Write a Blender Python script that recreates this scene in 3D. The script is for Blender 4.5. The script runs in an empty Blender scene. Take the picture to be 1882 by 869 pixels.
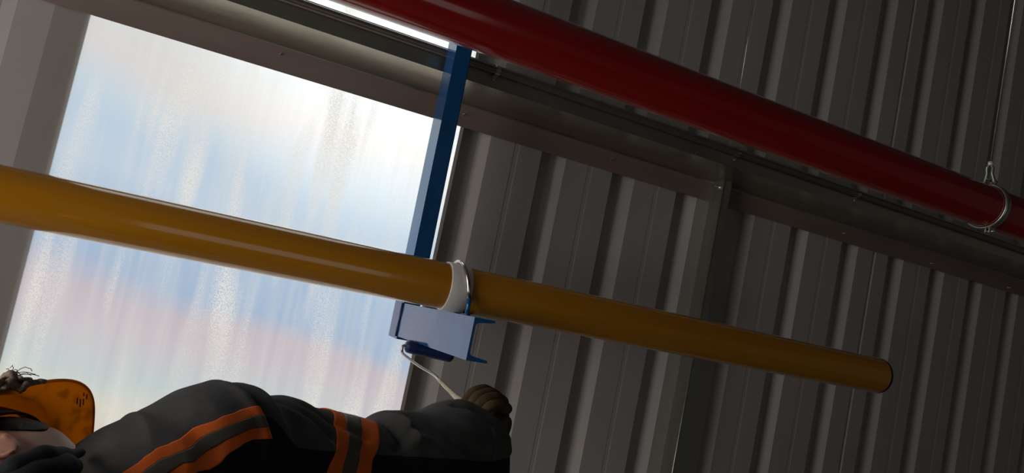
import bpy, bmesh, math, random
from mathutils import Vector, Matrix, noise
random.seed(7)
C = bpy.context.scene.collection
S = bpy.context.scene

# ------------------------------------------------------------------ camera
# world axes: X along the clad wall, Y into the wall, Z up; metres, camera at the origin
F = 1400.0; CX, CY = 941.0, 434.5
RX = Vector((0.8874786, 0.2177354, 0.4061687))
RY = Vector((-0.4155002, -0.0032074, 0.9095874))
RZ = Vector((0.1993522, -0.9760026, 0.0876226))
def P(px, py, y):
    """point seen at photo pixel (px, py) at depth y towards the wall"""
    c = Vector(((px - CX) / F, (py - CY) / F, 1.0))
    w = Vector((RX.dot(c), RY.dot(c), RZ.dot(c)))
    return w * (y / w.y)
cam = bpy.data.cameras.new('camera'); co = bpy.data.objects.new('camera', cam); C.objects.link(co)
rx = Vector((RX.x, RY.x, RZ.x)); dn = Vector((RX.y, RY.y, RZ.y)); fw = Vector((RX.z, RY.z, RZ.z))
m = Matrix.Identity(4)
for i in range(3):
    m[i][0] = rx[i]; m[i][1] = -dn[i]; m[i][2] = -fw[i]
co.matrix_world = m
cam.sensor_width = 36.0; cam.lens = F / 1882 * 36.0; cam.clip_start = 0.05
S.camera = co

# ------------------------------------------------------------------ sky, lights, exposure
S.view_settings.view_transform = 'Standard'
S.view_settings.look = 'None'
S.view_settings.gamma = 1.0
S.view_settings.use_curve_mapping = False
S.view_settings.exposure = 0.0
try:
    S.cycles.use_denoising = True
    S.cycles.max_bounces = 10; S.cycles.transparent_max_bounces = 12
    S.cycles.sample_clamp_indirect = 6.0
except Exception: pass

def newmat(name):
    m = bpy.data.materials.new(name); m.use_nodes = True
    nt = m.node_tree; nt.nodes.clear()
    out = nt.nodes.new('ShaderNodeOutputMaterial')
    return m, nt, out
def N(nt, typ, **kw):
    n = nt.nodes.new(typ)
    for k, v in kw.items():
        if k in n.inputs: n.inputs[k].default_value = v
        else: setattr(n, k, v)
    return n
def ramp(nt, stops, interp='LINEAR'):
    n = nt.nodes.new('ShaderNodeValToRGB'); e = n.color_ramp.elements
    n.color_ramp.interpolation = interp
    while len(e) > 1: e.remove(e[-1])
    e[0].position = stops[0][0]; e[0].color = stops[0][1]
    for p, c in stops[1:]:
        q = e.new(p); q.color = c
    return n

W = bpy.data.worlds.new('sky'); S.world = W; W.use_nodes = True
nt = W.node_tree; nt.nodes.clear()
wo = N(nt, 'ShaderNodeOutputWorld'); bg = N(nt, 'ShaderNodeBackground')
tc = N(nt, 'ShaderNodeTexCoord'); sep = N(nt, 'ShaderNodeSeparateXYZ')
nt.links.new(tc.outputs['Generated'], sep.inputs[0])
mp = N(nt, 'ShaderNodeMapping'); mp.inputs['Scale'].default_value = (2.2, 2.2, 6.0)
nt.links.new(tc.outputs['Generated'], mp.inputs['Vector'])
nz = N(nt, 'ShaderNodeTexNoise', Scale=1.5, Detail=1.5, Roughness=0.45)
nt.links.new(mp.outputs[0], nz.inputs['Vector'])
ma = N(nt, 'ShaderNodeMath', operation='MULTIPLY_ADD'); ma.inputs[1].default_value = 0.07
tilt = N(nt, 'ShaderNodeMath', operation='MULTIPLY_ADD'); tilt.inputs[1].default_value = 0.14
nt.links.new(sep.outputs['X'], tilt.inputs[0]); nt.links.new(sep.outputs['Z'], tilt.inputs[2])
nt.links.new(nz.outputs['Fac'], ma.inputs[0]); nt.links.new(tilt.outputs[0], ma.inputs[2])
mr = N(nt, 'ShaderNodeMapRange'); mr.inputs['From Min'].default_value = -0.25; mr.inputs['From Max'].default_value = 0.70
nt.links.new(ma.outputs[0], mr.inputs['Value'])
def e2p(z): return (z + 0.035 + 0.25) / 0.95
cr = ramp(nt, [(e2p(-.30), (.62, .52, .44, 1)), (e2p(-.21), (.74, .66, .54, 1)), (e2p(-.165), (.52, .60, .60, 1)), (e2p(-.12), (.60, .50, .55, 1)),
               (e2p(-.085), (.58, .46, .52, 1)), (e2p(-.055), (.33, .45, .65, 1)), (e2p(.005), (.36, .50, .70, 1)), (e2p(.05), (.54, .64, .77, 1)),
               (e2p(.10), (.52, .64, .79, 1)), (e2p(.14), (.62, .70, .78, 1)), (e2p(.19), (.80, .70, .68, 1)), (e2p(.25), (.72, .74, .74, 1)), (e2p(.30), (.84, .80, .74, 1)), (e2p(.42), (1.1, 1.1, 1.06, 1)), (e2p(.60), (1.8, 1.8, 1.75, 1))])
nt.links.new(mr.outputs[0], cr.inputs['Fac'])
# bright cloud towards the upper right of the opening
gd = P(800, 40, 2.5).normalized()
vn = N(nt, 'ShaderNodeVectorMath', operation='DOT_PRODUCT'); vn.inputs[1].default_value = gd
nt.links.new(tc.outputs['Generated'], vn.inputs[0])
mg = N(nt, 'ShaderNodeMapRange'); mg.inputs['From Min'].default_value = 0.945; mg.inputs['From Max'].default_value = 1.0
mg.inputs['To Min'].default_value = 0.0; mg.inputs['To Max'].default_value = 0.6; mg.interpolation_type = 'SMOOTHSTEP'
nt.links.new(vn.outputs['Value'], mg.inputs['Value'])
addc = N(nt, 'ShaderNodeMix', data_type='RGBA', blend_type='ADD'); addc.inputs['Factor'].default_value = 1.0
comb = N(nt, 'ShaderNodeVectorMath', operation='SCALE'); comb.inputs[0].default_value = (1.0, .98, .93)
nt.links.new(mg.outputs[0], comb.inputs['Scale'])
nt.links.new(cr.outputs['Color'], addc.inputs[6]); nt.links.new(comb.outputs[0], addc.inputs[7])
nt.links.new(addc.outputs[2], bg.inputs['Color']); bg.inputs['Strength'].default_value = 1.0
nt.links.new(bg.outputs[0], wo.inputs['Surface'])

def area(name, loc, target, sx, sy, power, col):
    l = bpy.data.lights.new(name, 'AREA'); l.shape = 'RECTANGLE'; l.size = sx; l.size_y = sy; l.energy = power; l.color = col
    o = bpy.data.objects.new(name, l); C.objects.link(o); o.location = loc
    o.rotation_euler = (Vector(target) - Vector(loc)).to_track_quat('-Z', 'Y').to_euler()
    return o
# added fill lights, left and rear; the walls there have no openings
area('left_fill_light', (-1.92, 0.85, -0.1), (2.5, 1.5, -0.2), 1.5, 2.0, 36, (1.0, .95, .91))
area('rear_fill_light', (1.0, -4.3, -0.6), (1.5, 2.5, -0.3), 2.4, 2.4, 8, (.93, 1.0, .93))

# ------------------------------------------------------------------ mesh helpers
def link(name, bm, mat, parent=None, smooth=False):
    me = bpy.data.meshes.new(name); bm.normal_update(); bm.to_mesh(me); bm.free()
    o = bpy.data.objects.new(name, me); C.objects.link(o)
    for mm in (mat if isinstance(mat, (list, tuple)) else [mat]): me.materials.append(mm)
    if smooth:
        for p in me.polygons: p.use_smooth = True
    if parent is not None:
        o.parent = parent; o.matrix_parent_inverse = parent.matrix_world.inverted()
    return o
def thing(name, label, cat, loc=(0, 0, 0), group=None):
    o = bpy.data.objects.new(name, None); C.objects.link(o); o.location = loc
    o.empty_display_size = .05
    o.matrix_world = Matrix.Translation(Vector(loc))
    return tag(o, label, cat, group)
def tag(o, label, cat, group=None):
    o['label'] = label; o['category'] = cat
    if group: o['group'] = group
    return o
def struct(name, bm, mat, smooth=False):
    o = link(name, bm, mat, None, smooth); o['kind'] = 'structure'; return o
def box(bm, a, b):
    x0, y0, z0 = a; x1, y1, z1 = b
    v = [bm.verts.new(p) for p in ((x0, y0, z0), (x1, y0, z0), (x1, y1, z0), (x0, y1, z0), (x0, y0, z1), (x1, y0, z1), (x1, y1, z1), (x0, y1, z1))]
    for f in ((0, 3, 2, 1), (4, 5, 6, 7), (0, 1, 5, 4), (1, 2, 6, 5), (2, 3, 7, 6), (3, 0, 4, 7)):
        bm.faces.new([v[i] for i in f])
    return v
def frames(pts):
    T = []
    for i in range(len(pts)):
        lo, hi = i, i
        while hi < len(pts) - 1 and (pts[hi] - pts[lo]).length < 1e-7: hi += 1
        while lo > 0 and ((pts[hi] - pts[lo]).length < 1e-7 or lo == i): lo -= 1
        if hi == i and hi < len(pts) - 1: hi += 1
        d = pts[hi] - pts[lo]
        T.append(d.normalized() if d.length > 1e-7 and (not T or d.dot(T[-1]) > -.5 * d.length) else (T[-1] if T else Vector((1, 0, 0))))
    u = T[0].orthogonal().normalized(); out = []
    for t in T:
        u = (u - t * u.dot(t)).normalized(); out.append((t, u, t.cross(u)))
    return out
def tube(bm, pts, r, n=12, caps=True, closed_uv=None):
    pts = [Vector(p) for p in pts]; fr = frames(pts); rings = []
    for i, (p, (t, u, w)) in enumerate(zip(pts, fr)):
        rr = r[i] if isinstance(r, (list, tuple)) else r
        rings.append([bm.verts.new(p + (u * math.cos(a) + w * math.sin(a)) * rr) for a in [2 * math.pi * k / n for k in range(n)]])
    for A, B in zip(rings, rings[1:]):
        for k in range(n):
            f = bm.faces.new((A[k], A[(k + 1) % n], B[(k + 1) % n], B[k])); f.smooth = True
    if caps:
        bm.faces.new(rings[0][::-1]); bm.faces.new(rings[-1])
    return rings
def prism(bm, poly, axis, a, b):
    """closed polygon extruded along an axis: poly points are the two other coordinates in axis order"""
    def mk(p, t):
        if axis == 'x': return (t, p[0], p[1])
        if axis == 'y': return (p[0], t, p[1])
        return (p[0], p[1], t)
    A = [bm.verts.new(mk(p, a)) for p in poly]; B = [bm.verts.new(mk(p, b)) for p in poly]
    n = len(poly)
    for k in range(n): bm.faces.new((A[k], A[(k + 1) % n], B[(k + 1) % n], B[k]))
    bm.faces.new(A[::-1]); bm.faces.new(B)
    bmesh.ops.recalc_face_normals(bm, faces=bm.faces[:])
def strip_poly(pts, t):
    """turn an open 2D line into a closed thin profile of thickness t"""
    L = []; Rr = []
    for i, p in enumerate(pts):
        a = pts[max(i - 1, 0)]; b = pts[min(i + 1, len(pts) - 1)]
        d1 = Vector((p[0] - a[0], p[1] - a[1])); d2 = Vector((b[0] - p[0], b[1] - p[1]))
        if d1.length == 0: d1 = d2
        if d2.length == 0: d2 = d1
        n1 = Vector((-d1.y, d1.x)).normalized(); n2 = Vector((-d2.y, d2.x)).normalized()
        nn = (n1 + n2); nn = nn / max(nn.length_squared / 2, .3)
        L.append((p[0] + nn.x * t / 2, p[1] + nn.y * t / 2)); Rr.append((p[0] - nn.x * t / 2, p[1] - nn.y * t / 2))
    return L + Rr[::-1]

# ------------------------------------------------------------------ materials
def principled(name, col, rough=.5, metal=0.0, spec=.5, coat=0.0, coat_rough=.05, var=0.0, vscale=8.0, stretch=(1, 1, 1), bump=0.0, bscale=60.0, ior=1.5, coat_ior=1.5, dark=None, rvar=0.0, bstretch=None):
    m, nt, out = newmat(name)
    p = N(nt, 'ShaderNodeBsdfPrincipled'); nt.links.new(p.outputs[0], out.inputs[0])
    p.inputs['Base Color'].default_value = (*col, 1); p.inputs['Roughness'].default_value = rough
    p.inputs['Metallic'].default_value = metal; p.inputs['Specular IOR Level'].default_value = spec
    p.inputs['Coat Weight'].default_value = coat; p.inputs['Coat Roughness'].default_value = coat_rough
    p.inputs['IOR'].default_value = ior; p.inputs['Coat IOR'].default_value = coat_ior
    tc = N(nt, 'ShaderNodeTexCoord')
    if var or rvar:
        mp = N(nt, 'ShaderNodeMapping'); mp.inputs['Scale'].default_value = stretch
        nt.links.new(tc.outputs['Object'], mp.inputs['Vector'])
        nz = N(nt, 'ShaderNodeTexNoise', Scale=vscale, Detail=6.0, Roughness=.6)
        nt.links.new(mp.outputs[0], nz.inputs['Vector'])
        if var:
            d = dark or tuple(c * (1 - var) for c in col); l = tuple(min(1, c * (1 + var)) for c in col)
            r = ramp(nt, [(.3, (*d, 1)), (.7, (*l, 1))]); nt.links.new(nz.outputs['Fac'], r.inputs['Fac'])
            nt.links.new(r.outputs['Color'], p.inputs['Base Color'])
        if rvar:
            mm = N(nt, 'ShaderNodeMapRange'); mm.inputs['To Min'].default_value = max(.02, rough - rvar); mm.inputs['To Max'].default_value = rough + rvar
            mm.inputs['From Min'].default_value = .3; mm.inputs['From Max'].default_value = .7
            nt.links.new(nz.outputs['Fac'], mm.inputs['Value']); nt.links.new(mm.outputs[0], p.inputs['Roughness'])
    if bump:
        n2 = N(nt, 'ShaderNodeTexNoise', Scale=bscale, Detail=4.0)
        if bstretch:
            mb = N(nt, 'ShaderNodeMapping'); mb.inputs['Scale'].default_value = bstretch
            nt.links.new(tc.outputs['Object'], mb.inputs['Vector']); nt.links.new(mb.outputs[0], n2.inputs['Vector'])
        else: nt.links.new(tc.outputs['Object'], n2.inputs['Vector'])
        b = N(nt, 'ShaderNodeBump', Strength=bump, Distance=.002)
        nt.links.new(n2.outputs['Fac'], b.inputs['Height']); nt.links.new(b.outputs[0], p.inputs['Normal'])
        if coat: nt.links.new(b.outputs[0], p.inputs['Coat Normal'])
    return m
M = {}
M['clad'] = principled('painted_cladding', (.40, .372, .355), rough=.48, spec=.35, var=.05, vscale=3, stretch=(2, 2, .4), bump=.10, bscale=7, bstretch=(1, 1, .25))
M['galv'] = principled('galvanised_steel', (.50, .485, .42), rough=.30, metal=.93, var=.05, vscale=9, stretch=(.5, 2, 2), rvar=.04, bump=.008, bscale=35, bstretch=(.3, 2, 2))
M['galv_stud'] = principled('stud_steel', (.36, .38, .32), rough=.34, metal=.8, var=.1, vscale=14, stretch=(3, 3, .5), rvar=.06)
M['zinc'] = principled('bright_zinc', (.62, .62, .60), rough=.22, metal=1.0, var=.1, vscale=80)
M['conduit'] = principled('conduit_steel', (.22, .185, .16), rough=.28, metal=.7, var=.1, vscale=20)
M['blue'] = principled('blue_gloss_paint', (.010, .080, .235), rough=.10, coat=.48, coat_rough=.03, coat_ior=1.46, var=.2, vscale=9, bump=.10, bscale=16, bstretch=(1, 1, .3))
_p = [n for n in M['blue'].node_tree.nodes if n.type == 'BSDF_PRINCIPLED'][0]; _p.inputs['Specular Tint'].default_value = (.35, .68, 1, 1); _p.inputs['IOR'].default_value = 1.7
M['bluemat'] = principled('wet_blue_foam', (.006, .02, .10), rough=.35, spec=.5, var=.3, vscale=120, bump=.7, bscale=350)
M['yellow'] = principled('yellow_gloss_paint', (.44, .18, .007), rough=.14, coat=.8, coat_rough=.06, coat_ior=1.55, var=.10, vscale=5, stretch=(.3, 3, 3), bump=.10, bscale=14, bstretch=(.25, 1, 1))
M['red'] = principled('red_gloss_paint', (.25, .004, .004), rough=.16, coat=.8, coat_rough=.10, coat_ior=1.5, var=.1, vscale=5, stretch=(.3, 3, 3), bump=.14, bscale=18, bstretch=(.3, 1, 1))
M['white'] = principled('white_plastic_sleeve', (.66, .62, .57), rough=.45, var=.04, vscale=30)
M['black'] = principled('black_rim', (.012, .01, .009), rough=.6, var=.2, vscale=50)
M['bolt'] = principled('bolt_head', (.55, .52, .44), rough=.3, metal=.9, var=.1, vscale=60)
M['greycloth'] = principled('dark_grey_work_cloth', (.085, .085, .086), rough=.9, spec=.15, var=.12, vscale=35, bump=.25, bscale=500)
M['blackcloth'] = principled('black_work_cloth', (.020, .020, .022), rough=.92, spec=.12, var=.15, vscale=35, bump=.25, bscale=500)
M['orange'] = principled('orange_safety_tape', (.86, .165, .028), rough=.75, spec=.2, var=.07, vscale=25, bump=.15, bscale=700)
M['tape'] = principled('grey_reflective_tape', (.105, .098, .078), rough=.5, spec=.5, var=.08, vscale=30, bump=.12, bscale=800)
M['olive'] = principled('olive_lining', (.10, .085, .05), rough=.9, spec=.1, var=.1, vscale=30)
M['collar'] = principled('black_fleece_collar', (.012, .014, .017), rough=.8, spec=.2, var=.3, vscale=14, bump=.3, bscale=200)
M['skin'] = principled('skin', (.44, .225, .155), rough=.5, spec=.35, var=.08, vscale=18, bump=.08, bscale=220)
M['hair'] = principled('black_hair', (.010, .009, .008), rough=.6, spec=.3, var=.3, vscale=60, bump=.9, bscale=160, bstretch=(1, .2, 1))
M['glove'] = principled('worn_brown_glove', (.085, .055, .028), rough=.9, spec=.15, var=.35, vscale=30, bump=.5, bscale=220)
M['rag'] = principled('grey_brown_cloth', (.24, .185, .135), rough=.95, spec=.1, var=.3, vscale=25, bump=.4, bscale=300)
M['handle'] = principled('grimy_cream_plastic', (.52, .46, .33), rough=.4, var=.3, vscale=40)
M['trousers'] = M['blackcloth']
M['boot'] = principled('boot_leather', (.03, .02, .014), rough=.6, var=.2, vscale=20)
M['concrete'] = principled('concrete_floor', (.16, .15, .14), rough=.85, var=.15, vscale=2, bump=.2, bscale=30)
M['ceil'] = principled('roof_sheet', (.12, .12, .12), rough=.7, var=.05, vscale=2)

# translucent strip: hazy see-through sheet with milky speckled runs down it
m, nt, out = newmat('translucent_sheet'); M['sheet'] = m
tc = N(nt, 'ShaderNodeTexCoord')
def nse(scale, st, det=3.0, ro=.55):
    mp = N(nt, 'ShaderNodeMapping'); mp.inputs['Scale'].default_value = st
    nt.links.new(tc.outputs['Object'], mp.inputs['Vector'])
    n = N(nt, 'ShaderNodeTexNoise', Scale=scale, Detail=det, Roughness=ro); nt.links.new(mp.outputs[0], n.inputs['Vector']); return n.outputs['Fac']
def mth(op, a, b, c=None, clamp=False):
    n = N(nt, 'ShaderNodeMath', operation=op); n.use_clamp = clamp
    for i, v in enumerate((a, b, c)):
        if v is None: continue
        if isinstance(v, (int, float)): n.inputs[i].default_value = v
        else: nt.links.new(v, n.inputs[i])
    return n.outputs[0]
def mrng(v, a, b, c=0., d=1.):
    n = N(nt, 'ShaderNodeMapRange'); nt.links.new(v, n.inputs['Value'])
    for k, x in zip(('From Min', 'From Max', 'To Min', 'To Max'), (a, b, c, d)): n.inputs[k].default_value = x
    return n.outputs[0]
streak = mrng(nse(9, (1, 1, .10), 2), .48, .60)            # broad vertical runs
streak2 = mrng(nse(30, (1, 1, .04), 2), .40, .68)          # fine vertical runs
grain = mrng(nse(330, (1, 1, .8), 2), .42, .62)            # speckle in the runs
blot = mrng(nse(3.2, (1, 1, .8), 1), .40, .62)
milk = mth('MULTIPLY', mth('MULTIPLY', streak, grain), mth('MULTIPLY_ADD', blot, .7, .3))
fac = mth('ADD', mth('MULTIPLY', milk, .80), mth('MULTIPLY_ADD', streak2, .12, .10), clamp=True)
tr = N(nt, 'ShaderNodeBsdfTransparent'); tr.inputs['Color'].default_value = (.93, .96, .97, 1)
tl = N(nt, 'ShaderNodeBsdfTranslucent'); tl.inputs['Color'].default_value = (1, .985, .95, 1)
gl = N(nt, 'ShaderNodeBsdfDiffuse'); gl.inputs['Color'].default_value = (.6, .58, .55, 1)
mx0 = N(nt, 'ShaderNodeMixShader'); mx0.inputs[0].default_value = .10
nt.links.new(tl.outputs[0], mx0.inputs[1]); nt.links.new(gl.outputs[0], mx0.inputs[2])
mx = N(nt, 'ShaderNodeMixShader'); nt.links.new(fac, mx.inputs[0]); nt.links.new(tr.outputs[0], mx.inputs[1]); nt.links.new(mx0.outputs[0], mx.inputs[2])
nt.links.new(mx.outputs[0], out.inputs[0])

# hard hat shell: orange-yellow plastic that lets light through
m, nt, out = newmat('hard_hat_plastic'); M['hat'] = m
p = N(nt, 'ShaderNodeBsdfPrincipled', Roughness=.3); p.inputs['Base Color'].default_value = (.62, .30, .02, 1)
t = N(nt, 'ShaderNodeBsdfTranslucent'); t.inputs['Color'].default_value = (.80, .40, .025, 1)
tc = N(nt, 'ShaderNodeTexCoord'); nzz = N(nt, 'ShaderNodeTexNoise', Scale=38., Detail=4.)
nt.links.new(tc.outputs['Object'], nzz.inputs['Vector'])
r = ramp(nt, [(.36, (.45, .45, .45, 1)), (.46, (1, 1, 1, 1))]); nt.links.new(nzz.outputs['Fac'], r.inputs['Fac'])
mu = N(nt, 'ShaderNodeMix', data_type='RGBA', blend_type='MULTIPLY'); mu.inputs['Factor'].default_value = .5
mu.inputs[6].default_value = (.80, .40, .025, 1); nt.links.new(r.outputs['Color'], mu.inputs[7]); nt.links.new(mu.outputs[2], t.inputs['Color'])
mx = N(nt, 'ShaderNodeMixShader'); mx.inputs[0].default_value = .62
nt.links.new(p.outputs[0], mx.inputs[1]); nt.links.new(t.outputs[0], mx.inputs[2]); nt.links.new(mx.outputs[0], out.inputs[0])

# ------------------------------------------------------------------ room
WY = 2.55; ZF = -2.05; ZC = 2.45; XL = -2.05; XR = 6.4; YB = -4.5
D = .045
def clad_profile(x_start, x_end, rights, first=None):
    """front-pan line with recessed valleys; rights are the x where each valley climbs back to the front pan"""
    pts = [(x_start, WY)] if first is None else list(first)
    for k, r in enumerate(rights):
        if r - .107 > pts[-1][0] + .01:
            pts += [(r - .107, WY)]
        if pts[-1][0] <= r - .10 or first is None:
            pts += [(r - .078, WY + D)]
        pts += [(r - .034, WY + D), (r, WY)]
        nxt = rights[k + 1] - .107 if k + 1 < len(rights) else x_end
        if nxt - r > .15:
            b = r + .098; h = .0012 if not (abs(r - 2.905) < .15) else .005
            pts += [(b, WY), (b + .003, WY + h), (b + .018, WY + h), (b + .022, WY)]
    pts += [(x_end, WY)]
    return pts
def clad(name, pts):
    bm = bmesh.new(); prism(bm, strip_poly(pts, .0016), 'z', ZF, ZC); return struct(name, bm, M['clad'])
R1 = [.9785, 1.2962, 1.6122, 1.925, 2.242, 2.559, 2.876, 3.185, 3.484, 3.780, 4.080]
while R1[-1] < XR - .3: R1.append(R1[-1] + .30)
clad('wall_right_of_window', clad_profile(.856, XR, R1, first=[(.856, WY), (.868, WY), (.884, WY + D)]))
L1 = [-.43]
while L1[-1] > XL + .5: L1.append(L1[-1] - .315)
L1 = L1[::-1]
clad('wall_left_of_window', clad_profile(XL, -.53, L1[:-1])[:-1] + [(-.55, WY + .014), (-.5115, WY), (-.422, WY), (-.345, WY + .022), (-.3334, WY + .024)])
bm = bmesh.new(); box(bm, (XL - .1, YB - .1, ZF - .1), (XR + .1, WY + .1, ZF)); struct('floor', bm, M['concrete'])
bm = bmesh.new(); box(bm, (XL - .1, YB - .1, ZC), (XR + .1, WY + .1, ZC + .08)); struct('ceiling', bm, M['ceil'])
bm = bmesh.new(); box(bm, (XR, YB, ZF), (XR + .08, WY + .1, ZC)); struct('wall_right', bm, M['clad'])
bm = bmesh.new(); box(bm, (XL - .08, YB, ZF), (XL, WY + .1, ZC)); struct('wall_left', bm, M['clad'])
bm = bmesh.new(); box(bm, (XL, YB - .08, ZF), (XR, YB, ZC)); struct('wall_back', bm, M['clad'])
# the translucent sheet, in the cladding line, lapped a little behind both metal edges
bm = bmesh.new(); box(bm, (-.339, WY + .0095, ZF), (.862, WY + .0125, ZC)); w = struct('window_1', bm, M['sheet'])
bm = bmesh.new(); box(bm, (-.340, WY + .014, ZF), (-.3334, WY + .0225, ZC)); struct('trim_1', bm, M['clad'])

# ------------------------------------------------------------------ girt with screws, stud
g = thing('girt', 'galvanised steel girt running across the wall above window, beneath the thin conduit', 'beam', (1.5, 2.45, .68))
GF = 2.335
gp = [(2.536, .592), (2.546, .585), (2.5455, .668), (GF, .692), (GF, .768), (GF + .014, .770)]
bm = bmesh.new(); prism(bm, strip_poly(gp[1:], .0028), 'x', XL + .001, XR - .001); link('purlin', bm, M['galv'], g)
bm = bmesh.new(); box(bm, (XL + .001, 2.5425, .583), (XR - .001, 2.5440, .662)); link('wall_flange_face', bm, principled('reflection_tinted_flange', (.27, .205, .185), rough=.42, metal=.25, var=.12, vscale=5, stretch=(.4, 3, 3)), g)  # galvanised like the girt; brown reflection put into the face colour
def screw(px, py, y, parent):
    c = P(px, py, y); bm = bmesh.new()
    tube(bm, [c + Vector((0, .002, 0)), c + Vector((0, -.001, 0)), c + Vector((0, -.0045, 0)), c + Vector((0, -.014, 0)), c + Vector((0, -.018, 0))], [.0045, .0045, .0022, .0019, .0004], 8)
    return link('screw', bm, M['bolt'], parent)
for q in [(516, 99), (852, 210), (1124, 292), (1549, 429), (1711, 484), (1852, 528)]: screw(*q, 2.541, g)

st = thing('wall_stud', 'upright galvanised steel stud standing below the girt against the ribbed wall', 'stud', (2.0, 2.51, ZF))
xs, ys = 1.990, 2.475
bm = bmesh.new()
prism(bm, strip_poly([(xs + .002, 2.5465), (xs, ys), (xs + .036, ys), (xs + .036, ys + .014)], .0022), 'z', ZF + .001, .674)
prism(bm, strip_poly([(xs + .055, 2.5465), (xs + .002, 2.5465)], .002), 'z', ZF + .001, .583)
link('channel', bm, M['galv_stud'], st)
bm = bmesh.new(); tube(bm, [(xs - .0002, ys - .0002, ZF + .002), (xs - .0002, ys - .0002, .674)], .0030, 10); link('edge_highlight', bm, M['bolt'], st)  # bright rod added along the stud corner to give its edge highlight
c = P(1315, 342, 2.50); c.x = xs
bm = bmesh.new(); tube(bm, [c + Vector((.004, 0, 0)), c + Vector((-.002, 0, 0)), c + Vector((-.002, 0, 0)), c + Vector((-.008, 0, 0))], [.010, .010, .0075, .0075], 6)
tube(bm, [c, c + Vector((-.026, 0, 0))], .004, 10); tube(bm, [c + Vector((-.001, 0, 0)), c + Vector((-.0025, 0, 0))], .012, 18)
link('bolt', bm, M['bolt'], st)

# ------------------------------------------------------------------ conduit, clips, drop wires
cy, cz, crd = 2.3195, .748, .0132
bm = bmesh.new(); tube(bm, [(XL + .01 + i * (XR - XL - .02) / 20, cy, cz) for i in range(21)], crd, 16)
cd = tag(link('conduit', bm, M['conduit'], None), 'thin dark metal conduit pipe running along the top of the steel girt', 'pipe')
clip_labels = ['bright saddle clip on the conduit just right of the blue post', 'dull saddle clip on the conduit above the upright stud, where a thin wire drops', 'faint saddle clip on the conduit under the red pipe, furthest right of the three']
for (px, lb) in zip((914, 1357, 1578), clip_labels):
    x = P(px, {914: 140, 1357: 293, 1578: 367}[px], cy - .01).x
    bm = bmesh.new(); rr = crd + .0022
    arc = [(GF - .0032, cz + rr + .0005)] + [(cy - rr * math.sin(a), cz + rr * math.cos(a)) for a in [math.pi * k / 14 for k in range(15)]] + [(GF - .0038, cz - rr - .001), (GF - .0038, cz - rr - .020)]
    prism(bm, strip_poly(arc, .0022), 'x', x - .008, x + .008)
    k = tag(link('saddle_clip', bm, M['zinc'], None), lb, 'clip', None)
    bm = bmesh.new(); q = Vector((x, GF - .004, cz - rr - .012))
    tube(bm, [q, q + Vector((0, -.004, 0))], .0045, 8); link('screw', bm, M['bolt'], k)
a = P(1343, 268, 2.30); b = P(1386, 0, 2.30); d = (b - a).normalized()
bm = bmesh.new(); tube(bm, [Vector((P(1357, 293, cy).x - .012, 2.305, cz + .014)), a, b, b + d * ((ZC - b.z) / d.z)], .0013, 6)
tag(link('drop_wire', bm, M['zinc'], None), 'very thin wire hanging behind the red pipe down to the conduit', 'wire')

# ------------------------------------------------------------------ red pipe with ring hanger
ry, rz, rr = 1.3446, .5155, .057
bm = bmesh.new(); tube(bm, [(XL + .01 + i * (XR - XL - .02) / 40, ry, rz) for i in range(41)], rr, 64)
tag(link('red_pipe', bm, M['red'], None), 'thick glossy red pipe slanting across the top of the view', 'pipe')
hx = 1.962
hg = thing('ring_hanger', 'thin steel ring hanger on a rod holding the red pipe at right', 'hanger', (hx, ry, rz + rr + .08))
bm = bmesh.new(); nseg = 40; ringp = []
for k in range(nseg + 1):
    a = math.radians(14) + (2 * math.pi - math.radians(28)) * k / nseg
    ringp.append(Vector((hx, ry + (rr + .003) * math.sin(a), rz + (rr + .003) * math.cos(a))))
prev = None
for k, q in enumerate(ringp):
    nrm = (q - Vector((hx, ry, rz))).normalized()
    cur = [bm.verts.new(q + Vector((sx * .011, 0, 0)) + nrm * sr) for sx, sr in ((-1, -.0022), (1, -.0022), (1, .0012), (.5, .0032), (-.5, .0032), (-1, .0012))]
    if prev:
        for i in range(6): bm.faces.new((prev[i], prev[(i + 1) % 6], cur[(i + 1) % 6], cur[i]))
    prev = cur
bmesh.ops.recalc_face_normals(bm, faces=bm.faces[:])
link('clamp_ring', bm, M['galv'], hg, True)
lowc = Vector((hx - .008, ry - .02, rz - rr - .012))
bm = bmesh.new(); box(bm, (hx - .011, ry - .016, rz - rr - .016), (hx + .011, ry - .013, rz - rr - .003)); box(bm, (hx - .011, ry - .026, rz - rr - .016), (hx + .011, ry - .023, rz - rr - .001))
tube(bm, [Vector((hx, ry - .036, rz - rr - .011)), Vector((hx, ry - .004, rz - rr - .011))], .0028, 8)
link('pinch_bolt', bm, M['galv'], hg)
zt = rz + rr
bm = bmesh.new()   # swivel yoke: two cheeks that close to the rod nut
for s in (-1, 1):
    pts = [Vector((hx, ry + s * .013, zt + .002)), Vector((hx - .002, ry + s * .012, zt + .016)), Vector((hx - .006, ry + s * .007, zt + .034)), Vector((hx - .008, ry + s * .009, zt + .050)), Vector((hx - .008, ry, zt + .060))]
    tube(bm, pts, [.005, .005, .0042, .0042, .004], 8)
tube(bm, [Vector((hx + .02, ry, zt + .017)), Vector((hx - .02, ry, zt + .017))], .0034, 8)
tube(bm, [Vector((hx + .016, ry, zt + .017)), Vector((hx + .023, ry, zt + .017))], .0075, 6)
link('swivel_yoke', bm, M['galv_stud'], hg)
bm = bmesh.new(); tube(bm, [Vector((hx - .008, ry, zt + .056)), Vector((hx - .008, ry, zt + .067))], .0075, 6); link('nut', bm, principled('new_zinc_nut', (.85, .85, .83), rough=.35, metal=.3), hg)
r0 = Vector((hx - .008, ry, zt + .05)); r1 = Vector((hx - .008, ry, ZC)); 
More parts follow.
